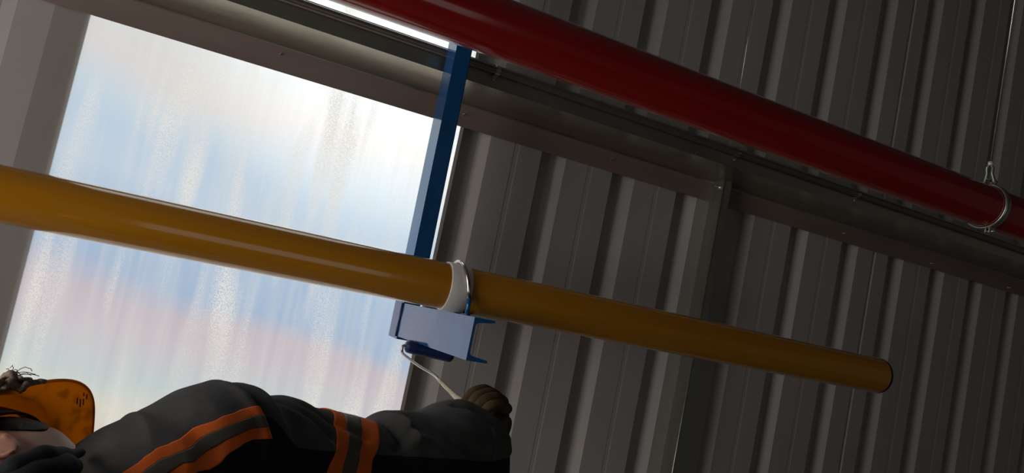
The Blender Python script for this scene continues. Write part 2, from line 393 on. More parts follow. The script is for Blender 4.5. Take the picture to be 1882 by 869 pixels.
bm = bmesh.new(); tube(bm, [r0, r0.lerp(r1, .5), r1], .0022, 8); link('threaded_rod', bm, M['zinc'], hg)

# ------------------------------------------------------------------ yellow pipe, liner, u-bolt
yy, yz, yr = 1.7728, .0126, .057
ye = 2.172
t = thing('yellow_pipe', 'glossy yellow pipe resting on the blue bracket, open end at right', 'pipe', (.9, yy, yz))
bm = bmesh.new()
xs_ = [XL + .01 + i * (ye - XL - .01) / 40 for i in range(41)]
R0 = tube(bm, [(x, yy, yz) for x in xs_], yr, 64, caps=False)
R2 = tube(bm, [(x, yy, yz) for x in (ye, ye - .25)], yr - .004, 64, caps=False)
link('pipe_body', bm, M['yellow'], t)
bm = bmesh.new()
tube(bm, [(ye - .001, yy, yz), (ye + .009, yy, yz), (ye + .0115, yy, yz), (ye + .0115, yy, yz), (ye - .03, yy, yz)], [yr + .0004, yr - .0002, yr - .003, yr - .0045, yr - .0045], 64, caps=False)
link('cut_rim', bm, M['black'], t)
lin = bmesh.new(); la, lb_ = .6365, .692
tube(lin, [(la, yy, yz), (la, yy, yz), (la + .002, yy, yz), (lb_ - .002, yy, yz), (lb_, yy, yz), (lb_, yy, yz)], [yr + .0003, yr + .0025, yr + .0034, yr + .0034, yr + .0025, yr + .0003], 64, caps=False)
tag(link('pipe_sleeve', lin, M['white'], None), 'white plastic sleeve wrapped round the yellow pipe under the U-bolt', 'sleeve')
ub = thing('u_bolt', 'bright steel U-bolt over the white sleeve, its legs tipped blue', 'bolt', (.678, yy, yz + .07))
ux = .687
lean = lambda z: ux - .0 + (-.024) * max(0, (z - (yz - .03)) / .1)
rb = yr + .0034 + .0052
pts = [Vector((lean(yz - .02), yy - rb, yz - .02))] + [Vector((lean(yz + rb * math.sin(a)), yy - rb * math.cos(a), yz + rb * math.sin(a))) for a in [math.pi * k / 24 for k in range(25)]] + [Vector((lean(yz - .02), yy + rb, yz - .02))]
bm = bmesh.new(); tube(bm, pts, .005, 14); link('bend', bm, M['zinc'], ub)
for s in (-1, 1):
    bm = bmesh.new(); q = Vector((lean(yz - .02), yy + s * rb, yz - .016)); e = Vector((ux + .001, yy + s * rb, -.050))
    tube(bm, [q, q.lerp(e, .5), e], .0056, 12)
    tube(bm, [Vector((ux + .001, yy + s * rb, -.0405)), Vector((ux + .001, yy + s * rb, -.0475))], .0075, 6)
    link('painted_leg', bm, M['blue'], ub)

# ------------------------------------------------------------------ blue bracket: post and channel arm
bk = thing('blue_bracket', 'glossy blue steel post with a channel arm welded to its foot under the yellow pipe', 'bracket', (.69, 2.25, .3))
def channel_mesh(poly, A, B, ax1, ax2):
    """extrude a 2D channel section from point A to point B; ax1, ax2 carry the section"""
    bm = bmesh.new()
    a = [bm.verts.new(A + ax1 * p[0] + ax2 * p[1]) for p in poly]; b = [bm.verts.new(B + ax1 * p[0] + ax2 * p[1]) for p in poly]
    n = len(poly)
    for k in range(n): bm.faces.new((a[k], a[(k + 1) % n], b[(k + 1) % n], b[k]))
    bm.faces.new(a[::-1]); bm.faces.new(b); bmesh.ops.recalc_face_normals(bm, faces=bm.faces[:]); return bm
def upn(h=.1, w=.052, tw=.0062, f0=.0115, f1=.0065, sgn=1):
    """channel section: web at 0 (outer face), flanges reach to +w; tapered and rounded"""
    p = [(0, 0), (w - .003, 0), (w, .002), (w, f1 - .002), (w - .003, f1)]
    for k in range(6):
        a = math.pi / 2 * k / 5; p.append((tw + .009 - .009 * math.sin(a), f0 + .009 - .009 * math.cos(a)))
    p += [(x, h - z) for (x, z) in p[::-1] if not (x == 0)]
    p.append((0, h)); return p
# post: web towards -X, front flange towards the camera
pA = Vector((.6855, 2.215, -.168)); pB = Vector((.662, 2.215, ZC))
poly = [(q[0], q[1]) for q in upn(h=.090, w=.0525)]
bm = channel_mesh(poly, pA, pB, Vector((1, 0, 0)), Vector((0, 1, 0)))
link('post', bm, M['blue'], bk)
eN = Vector((.672, 1.62, -.0437)); 
cA = Vector((.683, 2.2135, -.0595)); cB = Vector((.6735, 1.622, -.0440))
bm = channel_mesh(upn(h=.1, w=.0535), cA + Vector((0, 0, -.1)), cB + Vector((0, 0, -.1)), Vector((1, 0, 0)), Vector((0, 0, 1)))
link('channel_arm', bm, M['blue'], bk)
bm = bmesh.new(); q = [cA + Vector((-.0015, .001, z)) for z in (-.101, -.08, -.05, -.02, .001)]
tube(bm, q, [.0035, .0042, .003, .0042, .0035], 8); link('weld_seam', bm, M['bluemat'], bk)

# ------------------------------------------------------------------ paint roller
pr_ = thing('paint_roller', 'small paint roller soaked in blue, its bent wire frame held under the bracket', 'roller', (.72, 1.95, -.17))
ra = Vector((.647, 2.0, -.1655)); rb_ = Vector((.785, 1.985, -.171))
bm = bmesh.new(); n = 26; ptl = [ra.lerp(rb_, i / n) for i in range(n + 1)]
rad = [.0185 * min(1, .55 + .9 * min(i, n - i) / 2.5) * (1 + .05 * noise.noise(Vector((i * .7, 0, 0)))) for i in range(n + 1)]
tube(bm, ptl, rad, 28); link('roller_cover', bm, M['bluemat'], pr_)
w0 = Vector((.636, 2.0, -.169))
wire = [ra, ra.lerp(w0, .6), P(739, 646, 1.996), P(744, 653, 1.98), P(770, 672, 1.92), P(798, 689, 1.86), P(818, 711, 1.80), P(842, 733, 1.745), P(858, 747, 1.70)]
def smooth_path(pts, k=6):
    out = []
    for i in range(len(pts) - 1):
        p0 = pts[max(i - 1, 0)]; p1 = pts[i]; p2 = pts[i + 1]; p3 = pts[min(i + 2, len(pts) - 1)]
        for j in range(k):
            t = j / k
            out.append(.5 * ((2 * p1) + (p2 - p0) * t + (2 * p0 - 5 * p1 + 4 * p2 - p3) * t * t + (3 * p1 - p0 - 3 * p2 + p3) * t ** 3))
    out.append(pts[-1]); return out
bm = bmesh.new(); tube(bm, smooth_path(wire), .0038, 10); link('wire_frame', bm, M['zinc'], pr_)
h0 = P(806, 697, 1.835); h1 = P(838, 729, 1.752); h2 = P(856, 746, 1.70)
bm = bmesh.new(); tube(bm, smooth_path([h0, h1, h2, P(900, 785, 1.60)], 4), [.0045, .005, .0055, .006, .007, .009, .011, .012, .013, .0135, .0135, .013, .012], 12)
link('roller_handle', bm, M['handle'], pr_)

# ------------------------------------------------------------------ the worker
HP = dict(c=Vector((-.117, 1.15, -.357)), f=Vector((.553, .786, .277)), up=Vector((-.821, .570, .021)))
f = HP['f'].normalized(); up = (HP['up'] - f * HP['up'].dot(f)).normalized(); lf = up.cross(f)   # lf: the worker's left
HM = Matrix(((f.x, lf.x, up.x, HP['c'].x), (f.y, lf.y, up.y, HP['c'].y), (f.z, lf.z, up.z, HP['c'].z), (0, 0, 0, 1)))
def gss(d, s): return math.exp(-(d / s) ** 2)
def head_point(th, ph):
    """head surface, local frame x forward, y left, z up; ph elevation, th azimuth (0 = nose)"""
    x = math.cos(ph) * math.cos(th); y = math.cos(ph) * math.sin(th); z = math.sin(ph)
    p = Vector((x * .096, y * .075, z * .118))
    if z < 0: p.y *= 1 - .22 * (-z) ** 1.2; p.x = p.x * (1 - .10 * (-z)) + .012 * (-z)      # jaw narrows
    if x > 0:
        ay = abs(p.y)
        fr = max(0, x)
        p.x += .026 * gss(ay, .012) * gss(p.z + .012, .020) * fr            # nose
        p.x += .010 * gss(ay, .009) * gss(p.z - .012, .02) * fr
        p.x += .007 * gss(ay - .03, .02) * gss(p.z - .026, .010) * fr       # brow
        p.x -= .010 * gss(ay - .032, .014) * gss(p.z - .008, .011) * fr     # eye sockets
        p.x += .007 * gss(ay, .022) * gss(p.z + .045, .006) * fr            # upper lip
        p.x -= .004 * gss(ay, .022) * gss(p.z + .0505, .003) * fr
        p.x += .007 * gss(ay, .020) * gss(p.z + .057, .006) * fr            # lower lip
        p.x += .010 * gss(ay, .02) * gss(p.z + .088, .014) * fr             # chin
        p.y += math.copysign(.007, p.y) * gss(ay - .05, .02) * gss(p.z + .02, .02)  # cheekbones
    return p
person = None
bm = bmesh.new(); nt_, np_ = 96, 64; rows = []
for j in range(1, np_):
    ph = -math.pi / 2 + math.pi * j / np_
    rows.append([bm.verts.new(head_point(2 * math.pi * i / nt_, ph)) for i in range(nt_)])
for A, B in zip(rows, rows[1:]):
    for i in range(nt_): bm.faces.new((A[i], A[(i + 1) % nt_], B[(i + 1) % nt_], B[i]))
for ring, pole in ((rows[0][::-1], -math.pi / 2), (rows[-1], math.pi / 2)):
    v = bm.verts.new(head_point(0, pole))
    for i in range(nt_): bm.faces.new((ring[i], ring[(i + 1) % nt_], v))
for s in (-1, 1):      # ears: helix rim, bowl and lobe
    EM = Matrix.Translation(Vector((-.026, s * .079, -.024))) @ Matrix.Rotation(math.radians(s * 24), 4, 'Z') @ Matrix.Rotation(math.radians(8), 4, 'Y')
    bmesh.ops.create_uvsphere(bm, u_segments=28, v_segments=18, radius=1, matrix=EM @ Matrix.Diagonal((.0175, .0050, .030, 1)))
    rim = [EM @ Vector((-.0155 * math.cos(a) * (1 if math.cos(a) > 0 else .8), s * .003, .0285 * math.sin(a))) for a in [math.radians(-95 + 250 * k / 22) for k in range(23)]]
    tube(bm, rim, [.0025] + [.0036] * 21 + [.003], 8)
    tube(bm, [EM @ Vector((.010, s * .002, -.006)), EM @ Vector((.011, s * .005, .002))], .004, 8)
    tube(bm, [Vector((-.012, s * .064, -.022)), EM @ Vector((0, 0, 0))], .014, 14)
# neck and chest carry the head down into the jacket
HMi = HM.inverted()
neckw = [HM @ Vector((-.02, 0, -.05)), HM @ Vector((-.02, 0, -.10)), Vector((.01, 1.10, -.435)), Vector((.03, 1.13, -.54))]
tube(bm, [HMi @ q for q in smooth_path(neckw, 4)], [.058, .057, .056, .055, .056, .056, .056, .056, .056, .056, .056, .056, .056][:13], 28)
bm.transform(HM)
person = link('person', bm, M['skin'], None, True)
tag(person, 'person in yellow hard hat and dark jacket reaching right with a paint roller', 'person')
rm = person.modifiers.new('joined', 'REMESH'); rm.mode = 'VOXEL'; rm.voxel_size = .0028; rm.use_smooth_shade = True
sm_ = person.modifiers.new('soft', 'SMOOTH'); sm_.iterations = 3; sm_.factor = .4

# hair: a cap that covers the crown, the nape and the sideburns
bm = bmesh.new(); nt_, np_ = 120, 60; grid = {}
def hair_low(th):      # lowest hair elevation for an azimuth (0 = front)
    a = abs((th + math.pi) % (2 * math.pi) - math.pi)
    if a < .50: return .75
    if a < .80: return .75 - (a - .50) / .30 * .80
    if a < 1.45: return -.05 - .17 * math.sin((a - .80) / .65 * math.pi)
    if a < 1.6: return -.05 + (a - 1.45) / .15 * .25
    if a < 2.0: return .20
    return .20 - min(1, (a - 2.0) / .4) * .75
for j in range(np_):
    for i in range(nt_):
        th = 2 * math.pi * i / nt_; lo = hair_low(th); ph = lo + (math.pi / 2 - .02 - lo) * j / (np_ - 1)
        p = head_point(th, ph); nn = p.normalized(); thick = .0012 + .006 * min(1, j / 9) + .002 * noise.noise(Vector((th * 30, ph * 6, 0)))
        grid[i, j] = bm.verts.new(p + nn * thick)
for j in range(np_ - 1):
    for i in range(nt_): bm.faces.new((grid[i, j], grid[(i + 1) % nt_, j], grid[(i + 1) % nt_, j + 1], grid[i, j + 1]))
for i in range(nt_):
    pass
bm.transform(HM); hair = link('hair', bm, M['hair'], person, True)
sd = hair.modifiers.new('t', 'SOLIDIFY'); sd.thickness = .003; sd.offset = -1

# hard hat: dome, brim swelling into the peak
HATC = Vector((.000, 0, .040))
def hat_dome(th, ph):
    n = 2.35
    c, s = math.cos(ph), math.sin(ph)
    q = Vector((.128 * c * math.cos(th), .108 * c * math.sin(th), .112 * s ** .9 if s > 0 else 0))
    q.z += .004 * gss(q.y, .014) * (s > .3)          # central ridge
    return HATC + q
def peak(th):
    b = hat_dome(th, 0) - HATC; ang = math.atan2(b.y, b.x); r0 = b.length
    if abs(ang) > 1.35: return .008
    n = 2.9; c, s_ = abs(math.cos(ang)), abs(math.sin(ang))
    R = ((c / .196) ** n + (s_ / .104) ** n) ** (-1 / n)
    return .008 + max(0, R - r0 - .008) * min(1, (1.35 - abs(ang)) / .35)
bm = bmesh.new(); nt_ = 128; rows = []
for j in range(26):
    ph = (math.pi / 2 - .03) * j / 25
    rows.append([hat_dome(2 * math.pi * i / nt_, ph) for i in range(nt_)])
brim = []
for k in range(1, 9):
    row = []
    for i in range(nt_):
        th = 2 * math.pi * i / nt_; b = hat_dome(th, 0); d = Vector((b.x - HATC.x, b.y - HATC.y, 0)).normalized()
        L = peak(th) * k / 8
        row.append(b + d * L + Vector((0, 0, -.010 * (k / 8) ** 1.5 * (peak(th) / .07) + (.05 * (b.y) ** 2 * 0)) ))
    brim.append(row)
allr = brim[::-1] + rows
vr = [[bm.verts.new(p) for p in r] for r in allr]
for A, B in zip(vr, vr[1:]):
    for i in range(nt_): bm.faces.new((A[i], A[(i + 1) % nt_], B[(i + 1) % nt_], B[i]))
bm.faces.new(vr[-1])
bm.transform(HM)
hat = link('hard_hat', bm, M['hat'], person, True)
sd = hat.modifiers.new('t', 'SOLIDIFY'); sd.thickness = .0022; sd.offset = 0
bm = bmesh.new(); edge = [HM @ p for p in brim[-1]]; edge.append(edge[0]); tube(bm, edge, .0021, 8, caps=False); link('brim_edge', bm, M['hat'], hat)
# head band and straps inside
bm = bmesh.new(); hb = []
for z in (.020, .050):
    hb.append([bm.verts.new(Vector((.106 * math.cos(a), .0885 * math.sin(a), z + .004))) for a in [2 * math.pi * k / 64 for k in range(64)]])
for i in range(64): bm.faces.new((hb[0][i], hb[0][(i + 1) % 64], hb[1][(i + 1) % 64], hb[1][i]))
bm.transform(HM); sb = link('headband', bm, M['black'], hat, True); sd = sb.modifiers.new('t', 'SOLIDIFY'); sd.thickness = .003
# moulded marks on the underside of the peak: short dark strokes
bm = bmesh.new()
for k, (ax, ay, L) in enumerate([(.160, -.054, .012), (.166, -.050, .016), (.172, -.058, .007), (.172, -.048, .012), (.178, -.053, .010)]):
    box(bm, (ax, ay, .0283), (ax + .0004, ay + L * .8, .0302))
bm.transform(HM); marks = link('moulded_marks', bm, M['black'], hat)

# crumpled cloth tucked over the near rim of the hat
bm = bmesh.new(); nu, nv = 46, 22; gr = {}
TOPL = [(-60, 702), (0, 701), (9, 689), (20, 683), (34, 690), (52, 697), (78, 698), (84, 701)]
BOTL = [(-60, 742), (0, 716), (18, 714), (36, 721), (45, 720), (47, 711), (70, 704), (84, 702)]
def pl(pts, x):
    for (a, ya), (b, yb) in zip(pts, pts[1:]):
        if a <= x <= b: return ya + (yb - ya) * (x - a) / (b - a)
    return pts[-1][1]
for i in range(nu + 1):
    for j in range(nv + 1):
        u, v = i / nu, j / nv
        x = -60 + 144 * u; y = pl(TOPL, x) * (1 - v) + pl(BOTL, x) * v
        w = min(1, (1 - u) * 3)
        p = P(x, y, 1.175 + .012 * math.sin(v * 11 + u * 6) * w + .02 * noise.noise(Vector((u * 9, v * 4, 2))) * w)
        p.z += .005 * noise.noise(Vector((u * 14, v * 6, 5))) * w
        gr[i, j] = bm.verts.new(p)
for i in range(nu):
    for j in range(nv): bm.faces.new((gr[i, j], gr[i + 1, j], gr[i + 1, j + 1], gr[i, j + 1]))
rag = link('hat_cloth', bm, M['rag'], hat, True); sd = rag.modifiers.new('t', 'SOLIDIFY'); sd.thickness = .003
rag['label'] = 'frayed grey-brown cloth over the rim'
bm = bmesh.new()
for k in range(9):
    a = P(12 + k * 3.0 + random.uniform(-3, 3), 688 + random.uniform(-2, 4), 1.175); q = [a]
    dx, dz = random.uniform(-.006, .022), random.uniform(.004, .012)
    for s in range(1, 7): q.append(a + Vector((dx * s / 6 * 1.2, 0, dz * math.sin(s / 6 * 2.4))) + Vector((random.uniform(-1, 1), 0, random.uniform(-1, 1))) * .0012)
    tube(bm, q, .0005, 5)
link('frayed_threads', bm, M['rag'], rag)

# ------------------------------------------------------------------ jacket: torso, shoulder and sleeve as one swept surface
# stations: pixel x, silhouette top y, depth, vertical radius, depth radius
ST = [(-60, 905, 1.14, .16, .13), (20, 880, 1.14, .17, .13), (100, 846, 1.14, .18, .13), (150, 822, 1.145, .18, .13), (169, 809, 1.15, .18, .13), (200, 789, 1.155, .18, .13), (242, 771, 1.16, .175, .13), (256, 761, 1.165, .175, .13), (276, 757, 1.17, .17, .13),
      (316, 738, 1.18, .165, .125), (356, 717, 1.195, .16, .12), (390, 706, 1.21, .15, .115), (414, 702, 1.22, .145, .112), (443, 707, 1.235, .14, .11), (463, 711, 1.245, .135, .105), (480, 722, 1.255, .13, .102), (498, 730, 1.265, .125, .10), (529, 728, 1.28, .12, .10),
      (555, 735, 1.295, .117, .10), (580, 749, 1.31, .113, .10), (608, 755, 1.325, .110, .098), (635, 763, 1.34, .108, .096), (664, 769, 1.355, .105, .096), (700, 778, 1.375, .102, .095), (712, 762, 1.383, .106, .096), (725, 756, 1.39, .108, .097), (760, 757, 1.41, .106, .097), (793, 757, 1.43, .105, .097),
      (824, 742, 1.46, .108, .096), (846, 736, 1.485, .108, .092), (870, 747, 1.515, .104, .092), (886, 766, 1.545, .094, .090), (892, 790, 1.575, .080, .080), (893, 800, 1.595, .072, .072)]
def lerp(a, b, t): return a + (b - a) * t
def station(u):
    i = min(int(u), len(ST) - 2); t = u - i
    def cr4(k):
        p0 = ST[max(i - 1, 0)][k]; p1 = ST[i][k]; p2 = ST[i + 1][k]; p3 = ST[min(i + 2, len(ST) - 1)][k]
        # gentle spline, damped so close stations do not overshoot
        m1 = (p2 - p0) * .3; m2 = (p3 - p1) * .3
        return (2 * t ** 3 - 3 * t * t + 1) * p1 + (t ** 3 - 2 * t * t + t) * m1 + (-2 * t ** 3 + 3 * t * t) * p2 + (t ** 3 - t * t) * m2
    return [cr4(k) for k in range(5)]
UPV = Vector((0, 0, 1))
def axis_at(u):
    px, py, y, rz_, ry_ = station(u)
    c = P(px, py, y); return c - UPV * rz_, rz_, ry_
def px_u(px):
    for i in range(len(ST) - 1):
        if ST[i][0] <= px <= ST[i + 1][0]: return i + (px - ST[i][0]) / (ST[i + 1][0] - ST[i][0])
    return len(ST) - 1
FOLDS = []    # (px0, th0, px1, th1, width, depth): ridges (+) and creases (-) over the cloth
def fold(px0, th0, px1, th1, w, d): FOLDS.append((px0, math.radians(th0), px1, math.radians(th1), w, d))
fold(404, -10, 440, 62, 11, .006); fold(422, 0, 458, 55, 7, -.006); fold(452, -10, 486, 70, 12, .007)
fold(478, 5, 560, 45, 10, -.006); fold(500, 20, 560, 60, 13, .006); fold(540, 15, 640, 38, 9, -.005)
fold(712, -10, 722, 48, 8, .010); fold(700, -5, 703, 34, 6, -.010); fold(722, 36, 690, 44, 7, -.006)
fold(750, 0, 860, 80, 15, .005); fold(742, 14, 850, 92, 11, -.005); fold(800, 4, 872, 70, 10, .008); fold(828, 8, 880, 62, 8, -.008)
fold(846, 0, 895, 55, 9, .008); fold(256, 0, 300, 48, 20, .0025); fold(292, 5, 340, 50, 20, -.003); fold(330, 20, 400, 45, 16, .004); fold(620, 50, 720, 78, 14, -.005); fold(740, 50, 790, 80, 12, .006)
SC = 100.0
def surf(u, th, off=0.0):
    c, rz_, ry_ = axis_at(u)
    px = station(u)[0]
    c2 = axis_at(px_u(min(px + 45, 892.9)) if px < 850 else min(u + .4, len(ST) - 1))[0]; c1 = axis_at(px_u(max(px - 45, -60)))[0]
    t = (c2 - c1); t.z = 0
    t = t.normalized() if t.length > 1e-6 else Vector((1, 0, 0))
    side = Vector((t.y, -t.x, 0)).normalized()       # towards the camera
    d = UPV * (rz_ * math.cos(th)) + side * (ry_ * math.sin(th))
    px = station(u)[0]
    h = 0.0
    for (a, ta, b, tb, w, dd) in FOLDS:
        ax, ay = a, ta * SC; bx, by = b, tb * SC; qx, qy = px, th * SC
        L2 = (bx - ax) ** 2 + (by - ay) ** 2; k = max(0, min(1, ((qx - ax) * (bx - ax) + (qy - ay) * (by - ay)) / L2))
        dist = math.hypot(qx - ax - k * (bx - ax), qy - ay - k * (by - ay))
        h += 1.5 * dd * math.exp(-(dist / w) ** 2)
    q = c + d
    k = max(.0, math.sin(max(0, min(math.pi, th)))) if 0 < th < math.pi else 0
    h = h * min(1, .25 + k * 1.3)
    h += (.0045 * noise.noise(q * 13) + .0022 * noise.noise(q * 34)) * min(1, .15 + k)
    return q + d.normalized() * (h + off)
def th_at(px, py, u):
    """angle on the swept surface at station u whose projection has height py"""
    best, bt = 1e9, 0
    for k in range(0, 130):
        th = math.radians(k); c, rz_, ry_ = axis_at(u); s = surf(u, th)
        d = abs(proj(s)[1] - py)
        if d < best: best, bt = d, th
    return bt
def proj(w):
    cc = rx * w.x + Vector((0, 0, 0))
    x = rx.dot(w); y = dn.dot(w); z = fw.dot(w)
    return CX + F * x / z, CY + F * y / z
jk = None
NU, NT = 300, 110
umax = len(ST) - 1
# boundary between grey yoke and black lower cloth, as angle over pixel x
BNDP = [(-60, 1000), (100, 960), (205, 905), (280, 868), (314, 864), (333, 861), (351, 851), (369, 832), (390, 818), (411, 809), (446, 806), (452, 760), (462, 772), (478, 808), (500, 822), (560, 830), (700, 838), (850, 848), (960, 826)]
def th_px(x, y):
    lo, hi = 0.0, 2.2; u = px_u(x)
    for _ in range(18):
        mid = (lo + hi) / 2
        if proj(surf(u, mid))[1] < y: lo = mid
        else: hi = mid
    return (lo + hi) / 2
NB = 120; BT = [th_px(-60 + 1006 * k / NB, next((ya + (yb - ya) * (x - a) / (b - a) for (a, ya), (b, yb) in zip(BNDP, BNDP[1:]) for x in [-60 + 1006 * k / NB] if a <= x <= b), 840)) for k in range(NB + 1)]
def bound(px):
    q = max(0, min(NB - 1e-6, (px + 60) / 1006 * NB)); i = int(q); return BT[i] + (BT[i + 1] - BT[i]) * (q - i)
J1, J2 = 34, 26     # rows from the crown to the colour boundary, and from there to the underside
NT = 2 * (J1 + J2)
def th_j(j, b):
    j = j % NT; s = 1
    if j > NT // 2: j = NT - j; s = -1
    return s * (b * j / J1 if j <= J1 else b + (math.pi - b) * (j - J1) / J2)
bm = bmesh.new(); G = {}
for i in range(NU + 1):
    u = umax * i / NU
    bd = bound(station(u)[0])
    for j in range(NT):
        th = th_j(j, bd)
        G[i, j] = bm.verts.new(surf(u, th))
for i in range(NU):
    for j in range(NT):
        fce = bm.faces.new((G[i, j], G[i, (j + 1) % NT], G[i + 1, (j + 1) % NT], G[i + 1, j]))
        jj = min(j, NT - 1 - j); px = station(umax * (i + .5) / NU)[0]
        if px < 152 - 14 * max(0, min(1, jj / 30)): fce.material_index = 2 if px > 40 else 1
        else: fce.material_index = 0 if jj < J1 else 1
bm.faces.new([G[0, j] for j in range(NT)])
# cuff: folded back inside the sleeve end
inner = [bm.verts.new(G[NU, j].co.lerp(sum((G[NU, k].co for k in range(NT)), Vector()) / NT, .28)) for j in range(NT)]
for j in range(NT): bm.faces.new((G[NU, j], G[NU, (j + 1) % NT], inner[(j + 1) % NT], inner[j])).material_index = 1
bmesh.ops.recalc_face_normals(bm, faces=bm.faces[:])
jk = link('jacket', bm, [M['greycloth'], M['blackcloth'], M['olive']], person, True)

def strip_on(name, mat, uv, parent, off=.0025, nseg=None):
    """uv: list of (u, th_a, th_b) rows; the cloth strip lies on the sleeve with a little thickness"""
    bm = bmesh.new(); K = 10; rows = []
    for (ua, ta, ub_, tb) in uv:
        rows.append([(lerp(ua, ub_, k / K), lerp(ta, tb, k / K)) for k in range(K + 1)])
    top = [[bm.verts.new(surf(a, t, off)) for a, t in r] for r in rows]
    for A, B in zip(top, top[1:]):
        for k in range(K): bm.faces.new((A[k], A[k + 1], B[k + 1], B[k]))
    bmesh.ops.recalc_face_normals(bm, faces=bm.faces[:])
    o = link(name, bm, mat, parent, True)
    # face outwards
    me = o.data; c = axis_at(uv[len(uv) // 2][0])[0]
    pf = me.polygons[len(me.polygons) // 2]
    if pf.normal.dot(pf.center - c) < 0: me.flip_normals()
    s = o.modifiers.new('t', 'SOLIDIFY'); s.thickness = .0022; s.offset = -1
    return o
# band round the upper sleeve: lines of constant px from the top over towards the camera
def ring_rows(xa_top, xb_top, xa_bot, xb_bot, t0=-50, t1=125, n=50):
    rows = []
    for k in range(n + 1):
        th = math.radians(lerp(t0, t1, k / n)); q = max(0, (math.degrees(th) - 0) / 70)
        q = max(0, min(1.6, q))
        rows.append((px_u(lerp(xa_top, xa_bot, q)), th, px_u(lerp(xb_top, xb_bot, q)), th))
    return rows
strip_on('orange_stripe', M['orange'], ring_rows(608, 630, 560, 585), jk)
strip_on('reflective_stripe', M['tape'], ring_rows(629, 658, 584, 612), jk, .0032)
strip_on('orange_stripe', M['orange'], ring_rows(657, 690, 611, 640), jk)
# band along the shoulder, ending at the armhole seam
def row_px(pts_top, pts_bot, x0, x1, n=46):
    rows = []
    def yat(pts, x):
        for (a, ya), (b, yb) in zip(pts, pts[1:]):
            if a <= x <= b: return ya + (yb - ya) * (x - a) / (b - a)
        return pts[0][1] if x < pts[0][0] else pts[-1][1]
    for k in range(n + 1):
        x = lerp(x0, x1, k / n); u = px_u(x)
        rows.append((u, th_px(x, yat(pts_top, x)), u, th_px(x, yat(pts_bot, x))))
    return rows
def th_px(x, y):
    lo, hi = 0.0, 2.2; u = px_u(x)
    for _ in range(22):
        mid = (lo + hi) / 2; c, rz_, ry_ = axis_at(u)
        s = c + UPV * rz_ * math.cos(mid) ; q = proj(surf(u, mid))
        if q[1] < y: lo = mid
        else: hi = mid
    return (lo + hi) / 2
c4 = lambda a, b: (a / 3.794, 640 + b / 3.794)
e1 = [c4(640, 1010), c4(800, 869), c4(900, 780), c4(1000, 700), c4(1120, 640), c4(1230, 560), c4(1380, 480), c4(1500, 440), c4(1610, 408)]
e2 = [c4(740, 1010), c4(905, 869), c4(1010, 780), c4(1100, 735), c4(1180, 700), c4(1290, 600), c4(1400, 545), c4(1500, 505), c4(1640, 470)]
e3 = [c4(880, 1010), c4(1040, 869), c4(1110, 810), c4(1190, 795), c4(1280, 710), c4(1370, 650), c4(1440, 610), c4(1540, 570), c4(1670, 550)]
e4 = [c4(1060, 1010), c4(1190, 869), c4(1270, 850), c4(1330, 800), c4(1400, 730), c4(1480, 675), c4(1560, 640), c4(1695, 632)]
strip_on('orange_stripe', M['orange'], row_px(e1, e2, 205, 438), jk)
strip_on('reflective_stripe', M['tape'], row_px(e2, e3, 205, 441), jk, .0032)
strip_on('orange_stripe', M['orange'], row_px(e3, e4, 225, 445), jk)

# collar rising round the neck
bm = bmesh.new()
ctr = [P(-70, 935, 1.02), P(-30, 900, 1.0), P(10, 874, .995), P(50, 854, 1.0), P(92, 841, 1.02), P(122, 838, 1.06), P(150, 831, 1.11)]
sp = smooth_path(ctr, 8); tube(bm, sp, [(.0155 + .0012 * math.sin(i * .7)) * min(1, .30 + (len(sp) - 1 - i) / 26) for i in range(len(sp))], 16)
sp = smooth_path([P(-60, 960, 1.01), P(0, 905, .995), P(45, 884, .99), P(84, 872, 1.0), P(112, 862, 1.03), P(140, 858, 1.07)], 8)
tube(bm, sp, [.020 * min(1, .4 + (len(sp) - 1 - i) / 14) for i in range(len(sp))], 16)
link('collar', bm, M['collar'], jk)

# lower body, left arm and trousers (below the picture edge), standing on the floor
def skin_obj(name, verts, edges, radii, mat, parent, sub=2):
    me = bpy.data.meshes.new(name); me.from_pydata([tuple(v) for v in verts], edges, []); o = bpy.data.objects.new(name, me); C.objects.link(o); me.materials.append(mat)
    md = o.modifiers.new('skin', 'SKIN'); md.use_smooth_shade = True
    for i, r in enumerate(radii):
        d = me.skin_vertices[0].data[i]; d.radius = (r, r) if isinstance(r, (int, float)) else r; d.use_root = (i == 0)
    s = o.modifiers.new('sub', 'SUBSURF'); s.levels = sub; s.render_levels = sub
    o.parent = parent; o.matrix_parent_inverse = parent.matrix_world.inverted(); return o
sx, sy, sz = .02, 1.14, -.46
V = [(sx - .02, sy - .02, -1.12), (sx - .01, sy - .01, -.92), (sx, sy, -.72), (sx + .01, sy, -.56), (sx - .17, sy - .04, -.56), (sx - .25, sy - .02, -.80), (sx - .22, sy + .10, -1.02)]
skin_obj('jacket_body', V, [(0, 1), (1, 2), (2, 3), (3, 4), (4, 5), (5, 6)], [(.175, .135), (.17, .13), (.17, .13), (.14, .11), .085, .065, .055], M['blackcloth'], jk)
V = [(sx - .02, sy - .02, -1.02), (sx - .02, sy - .02, -1.14), (sx + .08, sy - .02, -1.32), (sx + .12, sy + .02, -1.58), (sx + .12, sy - .02, -1.95), (sx - .13, sy - .02, -1.32), (sx - .17, sy + .01, -1.58), (sx - .18, sy - .03, -1.95)]
tr_ = skin_obj('trousers', V, [(0, 1), (1, 2), (2, 3), (3, 4), (1, 5), (5, 6), (6, 7)], [(.155, .12), (.145, .115), .085, .07, .06, .085, .07, .06], M['trousers'], person)
